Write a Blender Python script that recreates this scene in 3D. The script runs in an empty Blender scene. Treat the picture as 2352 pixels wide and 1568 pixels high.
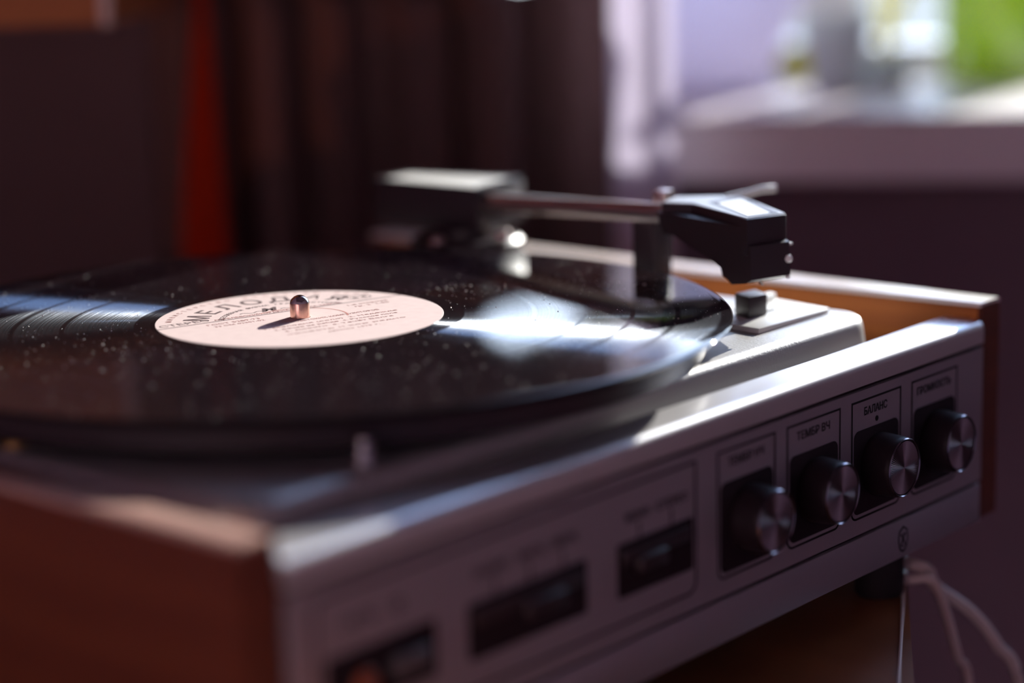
import bpy, bmesh, math, random
from mathutils import Vector, Matrix
random.seed(7)
S = bpy.context.scene
COL = S.collection
MM = 0.001

# ------------------------------------------------------------------ camera
# all building is done in millimetres; the record's centre hole is the origin
cam_d = bpy.data.cameras.new('camera')
cam = bpy.data.objects.new('camera', cam_d); COL.objects.link(cam)
yaw, pitch, roll = 0.8597, 0.2067, -0.0262
F = Vector((math.sin(yaw)*math.cos(pitch), math.cos(yaw)*math.cos(pitch), -math.sin(pitch)))
r0 = Vector((math.cos(yaw), -math.sin(yaw), 0)); u0 = r0.cross(F)
R_ = math.cos(roll)*r0 + math.sin(roll)*u0
U_ = -math.sin(roll)*r0 + math.cos(roll)*u0
M = Matrix((R_, U_, -F)).transposed().to_4x4()
M.translation = Vector((-506.4, -533.2, 142.9))*MM
cam.matrix_world = M
cam_d.sensor_width = 36.0
cam_d.lens = 4918.9*36.0/2352
cam_d.clip_start = 0.02; cam_d.clip_end = 200
cam_d.dof.use_dof = True
cam_d.dof.focus_distance = 0.748
cam_d.dof.aperture_fstop = 75.3/27.0
S.camera = cam

# ------------------------------------------------------------------ light
S.view_settings.view_transform = 'Standard'
S.view_settings.look = 'None'
S.view_settings.exposure = 0.0
S.view_settings.gamma = 1.0
S.view_settings.use_curve_mapping = False
S.cycles.use_denoising = True
S.cycles.max_bounces = 10
S.cycles.diffuse_bounces = 6
S.cycles.transparent_max_bounces = 12
S.cycles.sample_clamp_indirect = 6.0
S.cycles.blur_glossy = 0.3
S.cycles.caustics_refractive = False

world = bpy.data.worlds.new('sky'); S.world = world; world.use_nodes = True
wn = world.node_tree; wn.nodes.clear()
wo = wn.nodes.new('ShaderNodeOutputWorld'); wb = wn.nodes.new('ShaderNodeBackground')
wt = wn.nodes.new('ShaderNodeTexCoord'); ws = wn.nodes.new('ShaderNodeSeparateXYZ')
wr = wn.nodes.new('ShaderNodeValToRGB')
wn.links.new(wt.outputs['Generated'], ws.inputs[0]); wn.links.new(ws.outputs['Z'], wr.inputs[0])
wr.color_ramp.elements[0].position = 0.0; wr.color_ramp.elements[0].color = (0.80, 0.86, 0.92, 1)
wr.color_ramp.elements[1].position = 0.5; wr.color_ramp.elements[1].color = (0.42, 0.58, 1.0, 1)
wn.links.new(wr.outputs[0], wb.inputs[0]); wb.inputs[1].default_value = 5.5
wn.links.new(wb.outputs[0], wo.inputs[0])

SUN_AZ, SUN_EL = math.radians(80.5), math.radians(18.7)
sd = bpy.data.lights.new('sun', 'SUN'); sd.energy = 12.8; sd.angle = math.radians(0.53); sd.color = (1.0, 0.93, 0.87)
sun = bpy.data.objects.new('sun', sd); COL.objects.link(sun)
sv = Vector((math.sin(SUN_AZ)*math.cos(SUN_EL), math.cos(SUN_AZ)*math.cos(SUN_EL), math.sin(SUN_EL)))
sun.rotation_euler = sv.to_track_quat('Z', 'Y').to_euler()
sun.location = (2.5, 0, 1.5)

# window-wall frame: N points out through the window, T along the wall to the right
N = Vector((0.8532, 0.5216, 0)).normalized(); T = Vector((N.y, -N.x, 0)); Z = Vector((0, 0, 1))
def nt(n, t, z=0.0): return N*n + T*t + Z*z

# daylight entering by the window opening
pd = bpy.data.lights.new('window_daylight', 'AREA'); pd.shape = 'RECTANGLE'; pd.size = 1.2; pd.size_y = 1.15
pd.energy = 1.0; pd.cycles.is_portal = True
po = bpy.data.objects.new('window_daylight', pd); COL.objects.link(po)
po.location = nt(905, 500, 640)*MM
po.rotation_euler = N.to_track_quat('Z', 'Y').to_euler()

# ------------------------------------------------------------------ materials
def mat(name, color, rough=0.5, metal=0.0, spec=0.5, noise=None, bump=None, trans=0.0, aniso=0.0, coat=0.0, emit=None):
    m = bpy.data.materials.new(name); m.use_nodes = True
    nt_ = m.node_tree; b = nt_.nodes['Principled BSDF']
    b.inputs['Base Color'].default_value = (*color, 1)
    b.inputs['Roughness'].default_value = rough
    b.inputs['Metallic'].default_value = metal
    b.inputs['Specular IOR Level'].default_value = spec
    b.inputs['Transmission Weight'].default_value = trans
    b.inputs['Anisotropic'].default_value = aniso
    b.inputs['Coat Weight'].default_value = coat
    tc = nt_.nodes.new('ShaderNodeTexCoord')
    if noise:   # (scale xyz, second colour, amount)
        mp = nt_.nodes.new('ShaderNodeMapping'); mp.inputs['Scale'].default_value = noise[0]
        nz = nt_.nodes.new('ShaderNodeTexNoise'); nz.inputs['Scale'].default_value = 1.0; nz.inputs['Detail'].default_value = 5
        cr = nt_.nodes.new('ShaderNodeValToRGB'); cr.color_ramp.elements[0].position = 0.32; cr.color_ramp.elements[1].position = 0.68
        cr.color_ramp.elements[0].color = (*color, 1); cr.color_ramp.elements[1].color = (*noise[1], 1)
        nt_.links.new(tc.outputs['Object'], mp.inputs[0]); nt_.links.new(mp.outputs[0], nz.inputs['Vector'])
        nt_.links.new(nz.outputs['Fac'], cr.inputs[0]); nt_.links.new(cr.outputs[0], b.inputs['Base Color'])
    if bump:    # (scale xyz, strength, distance)
        mp = nt_.nodes.new('ShaderNodeMapping'); mp.inputs['Scale'].default_value = bump[0]
        nz = nt_.nodes.new('ShaderNodeTexNoise'); nz.inputs['Scale'].default_value = 1.0; nz.inputs['Detail'].default_value = 3
        bp = nt_.nodes.new('ShaderNodeBump'); bp.inputs['Strength'].default_value = bump[1]; bp.inputs['Distance'].default_value = bump[2]
        nt_.links.new(tc.outputs['Object'], mp.inputs[0]); nt_.links.new(mp.outputs[0], nz.inputs['Vector'])
        nt_.links.new(nz.outputs['Fac'], bp.inputs['Height']); nt_.links.new(bp.outputs[0], b.inputs['Normal'])
    if emit:
        b.inputs['Emission Color'].default_value = (*emit[0], 1); b.inputs['Emission Strength'].default_value = emit[1]
    return m

def translucent_mat(name, color, tcolor, mix, noise=None):
    m = bpy.data.materials.new(name); m.use_nodes = True; t = m.node_tree; t.nodes.clear()
    o = t.nodes.new('ShaderNodeOutputMaterial'); d = t.nodes.new('ShaderNodeBsdfDiffuse'); tr = t.nodes.new('ShaderNodeBsdfTranslucent')
    mx = t.nodes.new('ShaderNodeMixShader'); d.inputs[0].default_value = (*color, 1); tr.inputs[0].default_value = (*tcolor, 1)
    mx.inputs[0].default_value = mix
    if noise:
        tc = t.nodes.new('ShaderNodeTexCoord'); mp = t.nodes.new('ShaderNodeMapping'); mp.inputs['Scale'].default_value = noise[0]
        nz = t.nodes.new('ShaderNodeTexNoise'); nz.inputs['Scale'].default_value = 1
        cr = t.nodes.new('ShaderNodeValToRGB'); cr.color_ramp.elements[0].position = .35; cr.color_ramp.elements[1].position = .65
        cr.color_ramp.elements[0].color = (*tcolor, 1); cr.color_ramp.elements[1].color = (*noise[1], 1)
        t.links.new(tc.outputs['Object'], mp.inputs[0]); t.links.new(mp.outputs[0], nz.inputs['Vector'])
        t.links.new(nz.outputs['Fac'], cr.inputs[0]); t.links.new(cr.outputs[0], tr.inputs[0])
    t.links.new(d.outputs[0], mx.inputs[1]); t.links.new(tr.outputs[0], mx.inputs[2]); t.links.new(mx.outputs[0], o.inputs[0])
    return m

def pane_mat():
    m = bpy.data.materials.new('window_glass'); m.use_nodes = True; t = m.node_tree; t.nodes.clear()
    o = t.nodes.new('ShaderNodeOutputMaterial'); a = t.nodes.new('ShaderNodeBsdfTransparent'); g = t.nodes.new('ShaderNodeBsdfGlossy')
    f = t.nodes.new('ShaderNodeFresnel'); f.inputs[0].default_value = 1.3; g.inputs['Roughness'].default_value = 0.02
    a.inputs[0].default_value = (.96, .98, .97, 1)
    mx = t.nodes.new('ShaderNodeMixShader')
    t.links.new(f.outputs[0], mx.inputs[0]); t.links.new(a.outputs[0], mx.inputs[1]); t.links.new(g.outputs[0], mx.inputs[2]); t.links.new(mx.outputs[0], o.inputs[0])
    return m

def vinyl_mat():
    """black vinyl: flat lands plus two groove walls leaning in and out, which give the radial sheen"""
    m = bpy.data.materials.new('grooved_vinyl'); m.use_nodes = True; t = m.node_tree; b = t.nodes['Principled BSDF']; L = t.links.new
    nd = t.nodes.new
    out = t.nodes['Material Output']
    b.inputs['Base Color'].default_value = (.012, .009, .011, 1); b.inputs['Roughness'].default_value = 0.035
    b.inputs['IOR'].default_value = 1.5
    b.inputs['Specular IOR Level'].default_value = 0.35
    tc = nd('ShaderNodeTexCoord')
    mul = nd('ShaderNodeVectorMath'); mul.operation = 'MULTIPLY'; mul.inputs[1].default_value = (1, 1, 0)
    L(tc.outputs['Object'], mul.inputs[0])
    ln = nd('ShaderNodeVectorMath'); ln.operation = 'LENGTH'; L(mul.outputs[0], ln.inputs[0])
    nr = nd('ShaderNodeVectorMath'); nr.operation = 'NORMALIZE'; L(mul.outputs[0], nr.inputs[0])
    # fine per-groove variation along the radius
    w = nd('ShaderNodeTexNoise'); w.noise_dimensions = '1D'; w.inputs['Scale'].default_value = 2600; w.inputs['Detail'].default_value = 4
    L(ln.outputs['Value'], w.inputs['W'])
    # a little wander round the disc
    nz = nd('ShaderNodeTexNoise'); nz.inputs['Scale'].default_value = 900; nz.inputs['Detail'].default_value = 4; L(tc.outputs['Object'], nz.inputs['Vector'])
    # gaps between the tracks, dead wax and lead-in are smooth
    ramp = nd('ShaderNodeValToRGB'); L(ln.outputs['Value'], ramp.inputs[0])
    mr = nd('ShaderNodeMapRange'); L(ln.outputs['Value'], mr.inputs[0]); mr.inputs[1].default_value = 0.050; mr.inputs[2].default_value = 0.150
    L(mr.outputs[0], ramp.inputs[0])
    cr = ramp.color_ramp; cr.interpolation = 'LINEAR'
    stops = [(0.0, 0.05), (0.07, .06), (0.075, .9), (0.305, .9), (.31, .1), (.322, .1), (.327, .9), (.475, .9), (.48, .1), (.492, .1), (.497, .9),
             (.645, .9), (.65, .1), (.662, .1), (.667, .9), (.80, .75), (.805, .1), (.817, .1), (.822, .6), (.955, .6), (.96, .05), (1, .05)]
    cr.elements[0].position, cr.elements[0].color = 0, (.05, .05, .05, 1)
    cr.elements[1].position, cr.elements[1].color = 1, (.05, .05, .05, 1)
    for p, v in stops[1:-1]:
        e = cr.elements.new(p); e.color = (v, v, v, 1)
    shs = []
    geo = nd('ShaderNodeNewGeometry')
    for sgn, ang in ((1, 46), (-1, 48)):
        a = math.radians(ang)
        sc = nd('ShaderNodeVectorMath'); sc.operation = 'SCALE'; L(nr.outputs[0], sc.inputs[0])
        # wobble of the wall angle
        mm = nd('ShaderNodeMath'); mm.operation = 'MULTIPLY_ADD'; mm.inputs[1].default_value = 0.30*sgn; mm.inputs[2].default_value = (math.sin(a)-0.15)*sgn
        L(w.outputs['Fac'], mm.inputs[0]); L(mm.outputs[0], sc.inputs['Scale'])
        ad = nd('ShaderNodeVectorMath'); ad.operation = 'ADD'; L(sc.outputs[0], ad.inputs[0]); ad.inputs[1].default_value = (0, 0, math.cos(a))
        no = nd('ShaderNodeVectorMath'); no.operation = 'NORMALIZE'; L(ad.outputs[0], no.inputs[0])
        g = nd('ShaderNodeBsdfGlossy'); g.inputs['Roughness'].default_value = 0.13; g.inputs['Color'].default_value = (.20, .21, .23, 1)
        # a groove wall leaning away past the line of sight is hidden behind its neighbour (as in any facet model)
        dt = nd('ShaderNodeVectorMath'); dt.operation = 'DOT_PRODUCT'; L(geo.outputs['Incoming'], dt.inputs[0]); L(no.outputs[0], dt.inputs[1])
        mk = nd('ShaderNodeMapRange'); mk.inputs[1].default_value = 0.0; mk.inputs[2].default_value = .15; L(dt.outputs['Value'], mk.inputs[0])
        tint = nd('ShaderNodeVectorMath'); tint.operation = 'SCALE'; tint.inputs[0].default_value = (.27, .30, .35); L(mk.outputs[0], tint.inputs['Scale'])
        L(tint.outputs[0], g.inputs['Color'])
        L(no.outputs[0], g.inputs['Normal']); shs.append(g)
    ad1 = nd('ShaderNodeAddShader'); L(shs[0].outputs[0], ad1.inputs[0]); L(shs[1].outputs[0], ad1.inputs[1])
    mx = nd('ShaderNodeMixShader'); m3 = nd('ShaderNodeMath'); m3.operation = 'MULTIPLY'; m3.inputs[1].default_value = 0.5
    m4 = nd('ShaderNodeMath'); m4.operation = 'MULTIPLY'; L(ramp.outputs[0], m4.inputs[0]); L(w.outputs['Fac'], m4.inputs[1])
    L(m4.outputs[0], m3.inputs[0]); L(m3.outputs[0], mx.inputs[0])
    L(b.outputs[0], mx.inputs[1]); L(ad1.outputs[0], mx.inputs[2]); L(mx.outputs[0], out.inputs[0])
    return m

def spun_mat():
    """turned aluminium cap: radial cuts catch the light as a bow tie"""
    m = mat('spun_aluminium', (.30, .26, .30), rough=0.42, metal=1.0, aniso=0.85)
    t = m.node_tree; b = t.nodes['Principled BSDF']
    tg = t.nodes.new('ShaderNodeTangent'); tg.direction_type = 'RADIAL'; tg.axis = 'Y'
    t.links.new(tg.outputs[0], b.inputs['Tangent'])
    return m

MT = dict(
    aluminium=mat('satin_aluminium', (.43, .40, .45), rough=.38, metal=.55, bump=((60, 3000, 3000), .05, .0002)),
    ledge=mat('polished_aluminium', (.72, .70, .72), rough=.30, metal=.6, bump=((60, 2500, 2500), .05, .0002)),
    deck=mat('hammered_silver_paint', (.46, .45, .45), rough=.40, metal=.6, bump=((900, 900, 900), .25, .0004)),
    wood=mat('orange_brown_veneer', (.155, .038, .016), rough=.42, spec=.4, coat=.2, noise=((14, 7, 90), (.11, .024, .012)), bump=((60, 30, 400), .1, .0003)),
    woodglow=mat('orange_bounce_glow', (.46, .135, .025), rough=.55, spec=.2, noise=((14, 7, 90), (.34, .09, .02))),  # board wood with the glow from the deck put into its colour
    woodtop=mat('varnished_wood', (.30, .12, .055), rough=.35, spec=.5, noise=((9, 60, 60), (.20, .07, .03))),
    edgingshade=mat('shaded_edge_tone', (.50, .30, .25), rough=.35, spec=.6, coat=.3),  # left board top: shade put into the colour
    edging=mat('sunlit_edge_tone', (.95, .82, .76), rough=.3, spec=.6, coat=.4),  # right board top: sunlight put into the colour
    black=mat('black_plastic', (.034, .022, .028), rough=.38, spec=.45),
    matte=mat('matte_black', (.022, .013, .018), rough=.8, spec=.2),
    knobblack=mat('knob_black', (.022, .014, .018), rough=.45, spec=.15),
    chromedark=mat('dark_rim', (.25, .23, .27), rough=.2, metal=1),
    rubber=mat('black_rubber', (.02, .015, .018), rough=.75, spec=.3),
    print_=mat('black_print', (.012, .008, .01), rough=.7, spec=.2),
    chrome=mat('chrome', (.75, .73, .74), rough=.12, metal=1.0),
    copper=mat('copper_plating', (.80, .50, .40), rough=.22, metal=1.0, bump=((2500, 2500, 300), .15, .0003)),
    steel=mat('brushed_steel', (.62, .50, .47), rough=.30, metal=1.0),
    mirror=mat('bright_plate', (.95, .95, .93), rough=.35, metal=.0),
    shellsheen=mat('shell_top_sheen', (.40, .42, .46), rough=.35, spec=.5),
    spun=spun_mat(),
    vinyl=vinyl_mat(),
    paper=mat('pink_paper', (.72, .57, .55), rough=.85, spec=.15, noise=((260, 260, 260), (.68, .53, .515))),
    ink=mat('label_ink', (.06, .015, .02), rough=.7),
    inkred=mat('label_fine_print', (.36, .13, .12), rough=.8),
    ringred=mat('pressing_ring', (.48, .18, .15), rough=.7),
    dust=mat('dust', (1, .95, .9), rough=.5, spec=.5),
    orange=mat('orange_plastic', (.30, .06, .015), rough=.4),
    greybtn=mat('grey_button', (.10, .09, .10), rough=.4),
    brass=mat('brass', (.70, .42, .16), rough=.35, metal=1.0),
    cord=mat('cream_cord', (.78, .62, .56), rough=.5),
    table=mat('lacquered_table', (.34, .12, .05), rough=.3, spec=.5, noise=((20, 4, 4), (.22, .075, .03))),
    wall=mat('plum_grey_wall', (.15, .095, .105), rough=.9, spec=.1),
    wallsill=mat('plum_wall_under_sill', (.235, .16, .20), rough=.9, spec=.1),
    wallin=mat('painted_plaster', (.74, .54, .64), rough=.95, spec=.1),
    ceil=mat('dim_ceiling_paint', (.28, .20, .24), rough=.95, spec=.1),
    floor=mat('dark_floor', (.10, .06, .05), rough=.5),
    sill=mat('white_sill', (.86, .80, .86), rough=.45, spec=.4, coat=.1),
    frame=mat('white_window_paint', (.78, .78, .80), rough=.4),
    glass=pane_mat(),
    drape=translucent_mat('brown_drape', (.22, .14, .14), (.20, .085, .05), .4, ((30, 30, .5), (.09, .04, .035))),
    sheer=translucent_mat('pale_sheer', (.85, .80, .90), (.88, .86, .94), .45),
    red=translucent_mat('red_cloth', (.62, .045, .015), (.6, .06, .02), .3),
    cabwood=mat('amber_cabinet_wood', (.50, .19, .08), rough=.85, spec=.08, noise=((4, 40, 40), (.40, .14, .06))),
    trimwood=mat('pale_edging', (.62, .42, .36), rough=.4),
    pot=translucent_mat('pale_pot', (.85, .82, .9), (.90, .87, .95), .8),
    green=translucent_mat('green_leaf', (.42, .42, .015), (.72, .66, .03), .65),
    cup=translucent_mat('white_cup', (.62, .67, .70), (.45, .5, .52), .3),
    soil=mat('soil', (.08, .05, .03), rough=.9),
    lawn=mat('outdoor_ground', (.035, .046, .028), rough=.9, noise=((.3, .3, .3), (.065, .072, .062))),
)
def glass_green():
    m = bpy.data.materials.new('green_glass'); m.use_nodes = True; t = m.node_tree; t.nodes.clear()
    o = t.nodes.new('ShaderNodeOutputMaterial'); tr = t.nodes.new('ShaderNodeBsdfTranslucent'); tp = t.nodes.new('ShaderNodeBsdfTransparent')
    g = t.nodes.new('ShaderNodeBsdfGlossy'); g.inputs['Roughness'].default_value = .15
    tr.inputs[0].default_value = (.50, .56, .04, 1); tp.inputs[0].default_value = (.60, .70, .16, 1)
    m1 = t.nodes.new('ShaderNodeMixShader'); m1.inputs[0].default_value = .5; m2 = t.nodes.new('ShaderNodeMixShader'); m2.inputs[0].default_value = .12
    t.links.new(tr.outputs[0], m1.inputs[1]); t.links.new(tp.outputs[0], m1.inputs[2])
    t.links.new(m1.outputs[0], m2.inputs[1]); t.links.new(g.outputs[0], m2.inputs[2]); t.links.new(m2.outputs[0], o.inputs[0])
    return m
MT['gglass'] = glass_green()

# ------------------------------------------------------------------ helpers
def obj(name, bm, m, parent=None, smooth=False, kind=None, label=None, ploc=None):
    me = bpy.data.meshes.new(name)
    bmesh.ops.recalc_face_normals(bm, faces=bm.faces[:])
    bm.to_mesh(me); bm.free()
    me.transform(Matrix.Scale(MM, 4))
    me.materials.append(m)
    for p in me.polygons: p.use_smooth = smooth
    if smooth:
        try: me.set_sharp_from_angle(angle=math.radians(40))
        except Exception: pass
    o = bpy.data.objects.new(name, me); COL.objects.link(o)
    if parent is not None:
        o.parent = parent; o.matrix_parent_inverse = wmat(parent).inverted()
    if kind: o['kind'] = kind
    if label: o['label'] = label
    return o
WM = {}
def wmat(o): return WM.get(o.name, Matrix.Identity(4))
def thing(name, label, cat, loc, group=None):
    o = bpy.data.objects.new(name, None); COL.objects.link(o)
    o.empty_display_size = .02
    o.location = Vector(loc)*MM; WM[o.name] = Matrix.Translation(Vector(loc)*MM)
    o['label'] = label; o['category'] = cat
    if group: o['group'] = group
    return o
def tag(o, label, cat, group=None):
    o['label'] = label; o['category'] = cat
    if group: o['group'] = group
    return o
def struct(o): o['kind'] = 'structure'; return o

def box(x0, x1, y0, y1, z0, z1, bev=0, seg=2, bm=None, edges=None):
    b = bmesh.new()
    bmesh.ops.create_cube(b, size=1)
    for v in b.verts:
        v.co = Vector((x0 if v.co.x < 0 else x1, y0 if v.co.y < 0 else y1, z0 if v.co.z < 0 else z1))
    if bev:
        es = b.edges[:] if edges is None else [e for e in b.edges if edges(e)]
        bmesh.ops.bevel(b, geom=es, offset=bev, segments=seg, affect='EDGES', profile=.5)
    if bm is not None:
        merge(bm, b); return bm
    return b
def merge(a, b):
    me = bpy.data.meshes.new('tmp'); b.to_mesh(me); b.free(); a.from_mesh(me); bpy.data.meshes.remove(me)
def prism(poly, fa, fb, bev=0, seg=2, bm=None):
    """poly = 2D points; fa/fb map a 2D point to the 3D bottom and top outline"""
    b = bmesh.new()
    lo = [b.verts.new(fa(*p)) for p in poly]; hi = [b.verts.new(fb(*p)) for p in poly]
    b.faces.new(lo); b.faces.new(hi[::-1]); n = len(poly)
    for i in range(n): b.faces.new((lo[i], lo[(i+1) % n], hi[(i+1) % n], hi[i]))
    bmesh.ops.recalc_face_normals(b, faces=b.faces[:])
    if bev: bmesh.ops.bevel(b, geom=b.edges[:], offset=bev, segments=seg, affect='EDGES', profile=.5)
    if bm is not None: merge(bm, b); return bm
    return b
def lathe(prof, c=(0, 0, 0), axis='Z', seg=64, close=True):
    """prof = list of (r, h) from bottom to top"""
    b = bmesh.new(); rings = []
    for r, h in prof:
        ring = []
        if r < 1e-6:
            p = (0, 0, h) if axis == 'Z' else ((0, h, 0) if axis == 'Y' else (h, 0, 0))
            ring = [b.verts.new(Vector(p)+Vector(c))]
        else:
            for i in range(seg):
                a = 2*math.pi*i/seg; x, y = r*math.cos(a), r*math.sin(a)
                p = (x, y, h) if axis == 'Z' else ((x, h, y) if axis == 'Y' else (h, x, y))
                ring.append(b.verts.new(Vector(p)+Vector(c)))
        rings.append(ring)
    for A, B in zip(rings, rings[1:]):
        if len(A) == 1 and len(B) == 1: continue
        for i in range(seg):
            j = (i+1) % seg
            if len(A) == 1: b.faces.new((A[0], B[i], B[j]))
            elif len(B) == 1: b.faces.new((A[i], A[j], B[0]))
            else: b.faces.new((A[i], A[j], B[j], B[i]))
    if close:
        for k in (0, -1):
            if len(rings[k]) > 1: b.faces.new(rings[k])
    return b
def tube(pts, r, seg=12, cap=True):
    b = bmesh.new(); pts = [Vector(p) for p in pts]; rings = []; up = Vector((0, 0, 1))
    for i, p in enumerate(pts):
        d = (pts[min(i+1, len(pts)-1)]-pts[max(i-1, 0)]).normalized()
        s = d.cross(up) if abs(d.dot(up)) < .95 else d.cross(Vector((1, 0, 0)))
        s.normalize(); w = s.cross(d)
        rr = r[i] if isinstance(r, (list, tuple)) else r
        rings.append([b.verts.new(p+(s*math.cos(a)+w*math.sin(a))*rr) for a in [2*math.pi*k/seg for k in range(seg)]])
    for A, B in zip(rings, rings[1:]):
        for i in range(seg): b.faces.new((A[i], A[(i+1) % seg], B[(i+1) % seg], B[i]))
    if cap: b.faces.new(rings[0]); b.faces.new(rings[-1])
    return b
def smooth_path(pts, n=8):
    P = [Vector(p) for p in pts]; P = [2*P[0]-P[1]]+P+[2*P[-1]-P[-2]]; out = []
    for i in range(1, len(P)-2):
        for k in range(n):
            t = k/n; a, b, c, d = P[i-1], P[i], P[i+1], P[i+2]
            out.append(.5*((2*b)+(c-a)*t+(2*a-5*b+4*c-d)*t*t+(3*b-a-3*c+d)*t**3))
    out.append(P[-2]); return out
def rrect(x0, x1, z0, z1, r, seg=5, rs=None):
    """rounded rectangle outline; rs = radii at (x0z0, x1z0, x1z1, x0z1)"""
    rs = rs or (r, r, r, r); out = []
    for (cx, cz, sx, sz, a0, rr) in ((x0, z0, 1, 1, 180, rs[0]), (x1, z0, -1, 1, 270, rs[1]), (x1, z1, -1, -1, 0, rs[2]), (x0, z1, 1, -1, 90, rs[3])):
        if rr <= 0: out.append((cx, cz)); continue
        for k in range(seg+1):
            a = math.radians(a0+90*k/seg); out.append((cx+sx*rr+rr*math.cos(a), cz+sz*rr+rr*math.sin(a)))
    return out
def plate(poly, y0, y1, bm=None): return prism(poly, lambda x, z: (x, y0, z), lambda x, z: (x, y1, z), bm=bm)
def outline(outer, inner, y0, y1, bm=None):
    """closed frame line standing proud of the panel, outer and inner with equal point counts"""
    b = bmesh.new(); n = len(outer)
    Vv = [[b.verts.new((x, y, z)) for x, z in pl] for pl, y in ((outer, y0), (outer, y1), (inner, y1), (inner, y0))]
    for A, B in zip(Vv, Vv[1:]+Vv[:1]):
        for i in range(n): b.faces.new((A[i], A[(i+1) % n], B[(i+1) % n], B[i]))
    if bm is not None: merge(bm, b); return bm
    return b

def text_bm(s, size, extr=0.03, align='CENTER', shear=0.0, bold=0.0):
    c = bpy.data.curves.new('t', 'FONT'); c.body = s; c.size = size; c.extrude = extr; c.align_x = align; c.shear = shear; c.offset = bold
    c.resolution_u = 3
    o = bpy.data.objects.new('t', c); COL.objects.link(o)
    dg = bpy.context.evaluated_depsgraph_get(); dg.update()
    me = bpy.data.meshes.new_from_object(o.evaluated_get(dg)); b = bmesh.new(); b.from_mesh(me)
    bpy.data.objects.remove(o); bpy.data.curves.remove(c); bpy.data.meshes.remove(me)
    return b
def text_on_panel(s, cx, z, size, y, width=None, bold=0.0):
    b = text_bm(s, size, bold=bold)
    xs = [v.co.x for v in b.verts]; w = max(xs)-min(xs); k = (width/w) if width else 1
    mid = (max(xs)+min(xs))/2
    for v in b.verts: v.co = Vector(((v.co.x-mid)*k+cx, y-v.co.z, v.co.y+z))
    return b

# ------------------------------------------------------------------ room shell
RZ0, RZ1 = -860, 1750     # floor, ceiling
WN = 870                  # inside face of the window wall
TL, TR = -950, 1900       # room extent along the wall
BK = -1700                # wall behind the camera
def slab(n0, n1, t0, t1, z0, z1, bm=None):
    b = box(n0, n1, t0, t1, z0, z1)
    for v in b.verts: v.co = nt(v.co.x, v.co.y, v.co.z)
    if bm is not None: merge(bm, b); return bm
    return b
OT0, OT1, OZ0, OZ1 = -132, 1120, 9, 1330     # window opening
SN = 532                                     # front of the sill
w_ = slab(WN, WN+120, TL, OT0, RZ0, RZ1); slab(WN, WN+120, OT1, TR, RZ0, RZ1, w_)
slab(WN, WN+120, OT0, OT1, OZ1, RZ1, w_); slab(WN, WN+120, OT0, OT1, RZ0, -21, w_)
struct(obj('wall_window', w_, MT['wall']))
struct(obj('wall_under_sill', slab(SN+45, WN, -130, TR, RZ0, -21), MT['wallsill']))
struct(obj('wall_left', slab(BK, WN, TL-100, TL, RZ0, RZ1), MT['wallin']))
struct(obj('wall_right', slab(BK, WN, TR, TR+100, RZ0, RZ1), MT['wallin']))
struct(obj('wall_back', slab(BK-100, BK, TL, TR, RZ0, RZ1), MT['wallin']))
struct(obj('floor', slab(BK, WN, TL, TR, RZ0-60, RZ0), MT['floor']))
struct(obj('ceiling', slab(BK, WN+120, TL, TR, RZ1, RZ1+60), MT['ceil']))
sb = slab(SN, WN+10, -130, OT1+80, -21, 9)
bmesh.ops.bevel(sb, geom=sb.edges[:], offset=4, segments=3, affect='EDGES')
sill_o = struct(obj('trim_1', sb, MT['sill'], smooth=True))
wf = bpy.data.objects.new('window_1', None); COL.objects.link(wf); wf['kind'] = 'structure'
FN = 850
for nm, a in (('bottom_rail', (FN, FN+60, OT0, OT1, 9, 30)), ('top_rail', (FN, FN+60, OT0, OT1, OZ1-60, OZ1)),
              ('stile', (FN, FN+60, OT0, OT0+32, 30, OZ1-60)), ('stile', (FN, FN+60, OT1-60, OT1, 30, OZ1-60)),
              ('mullion', (FN, FN+60, 150, 195, 30, OZ1-60)), ('pane', (FN+28, FN+32, OT0+32, 150, 30, OZ1-60)),
              ('pane', (FN+28, FN+32, 195, OT1-60, 30, OZ1-60))):
    obj(nm, slab(*a), MT['glass' if nm == 'pane' else 'frame'], wf)
# outdoor ground seen past the sill
gb = bmesh.new(); g = 40
vs = [[gb.verts.new(nt(1100+i*700, -9000+j*700, -900+60*math.sin(i*1.3)*math.cos(j*.9))) for j in range(g)] for i in range(g)]
for i in range(g-1):
    for j in range(g-1): gb.faces.new((vs[i][j], vs[i+1][j], vs[i+1][j+1], vs[i][j+1]))
go = obj('ground', gb, MT['lawn'], smooth=True); go['kind'] = 'structure'

# ------------------------------------------------------------------ table
TZ = -118
tb = thing('table', 'dark lacquered wooden table standing under the record player', 'table', nt(0, -100, RZ0))
b = slab(-420, 440, -620, 208, TZ-24, TZ)
bmesh.ops.bevel(b, geom=b.edges[:], offset=3, segments=3, affect='EDGES')
obj('table_top', b, MT['table'], tb, smooth=True)
apb = slab(-390, 410, -590, -572, TZ-90, TZ-24); slab(-390, 410, 150, 168, TZ-90, TZ-24, apb)
slab(-390, -372, -590, 168, TZ-90, TZ-24, apb); slab(392, 410, -590, 168, TZ-90, TZ-24, apb)
obj('apron', apb, MT['table'], tb)
for n0 in (-385, 365):
    for t0 in (-585, 128):
        lb = bmesh.new(); q = slab(n0, n0+40, t0, t0+40, RZ0, TZ-24)
        for v in q.verts:
            if v.co.z < RZ0+1: v.co = Vector((0, 0, v.co.z))+Vector((v.co.x, v.co.y, 0)).lerp(Vector((*nt(n0+20, t0+20).xy, 0)), .35)
        obj('leg', q, MT['table'], tb)

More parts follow.
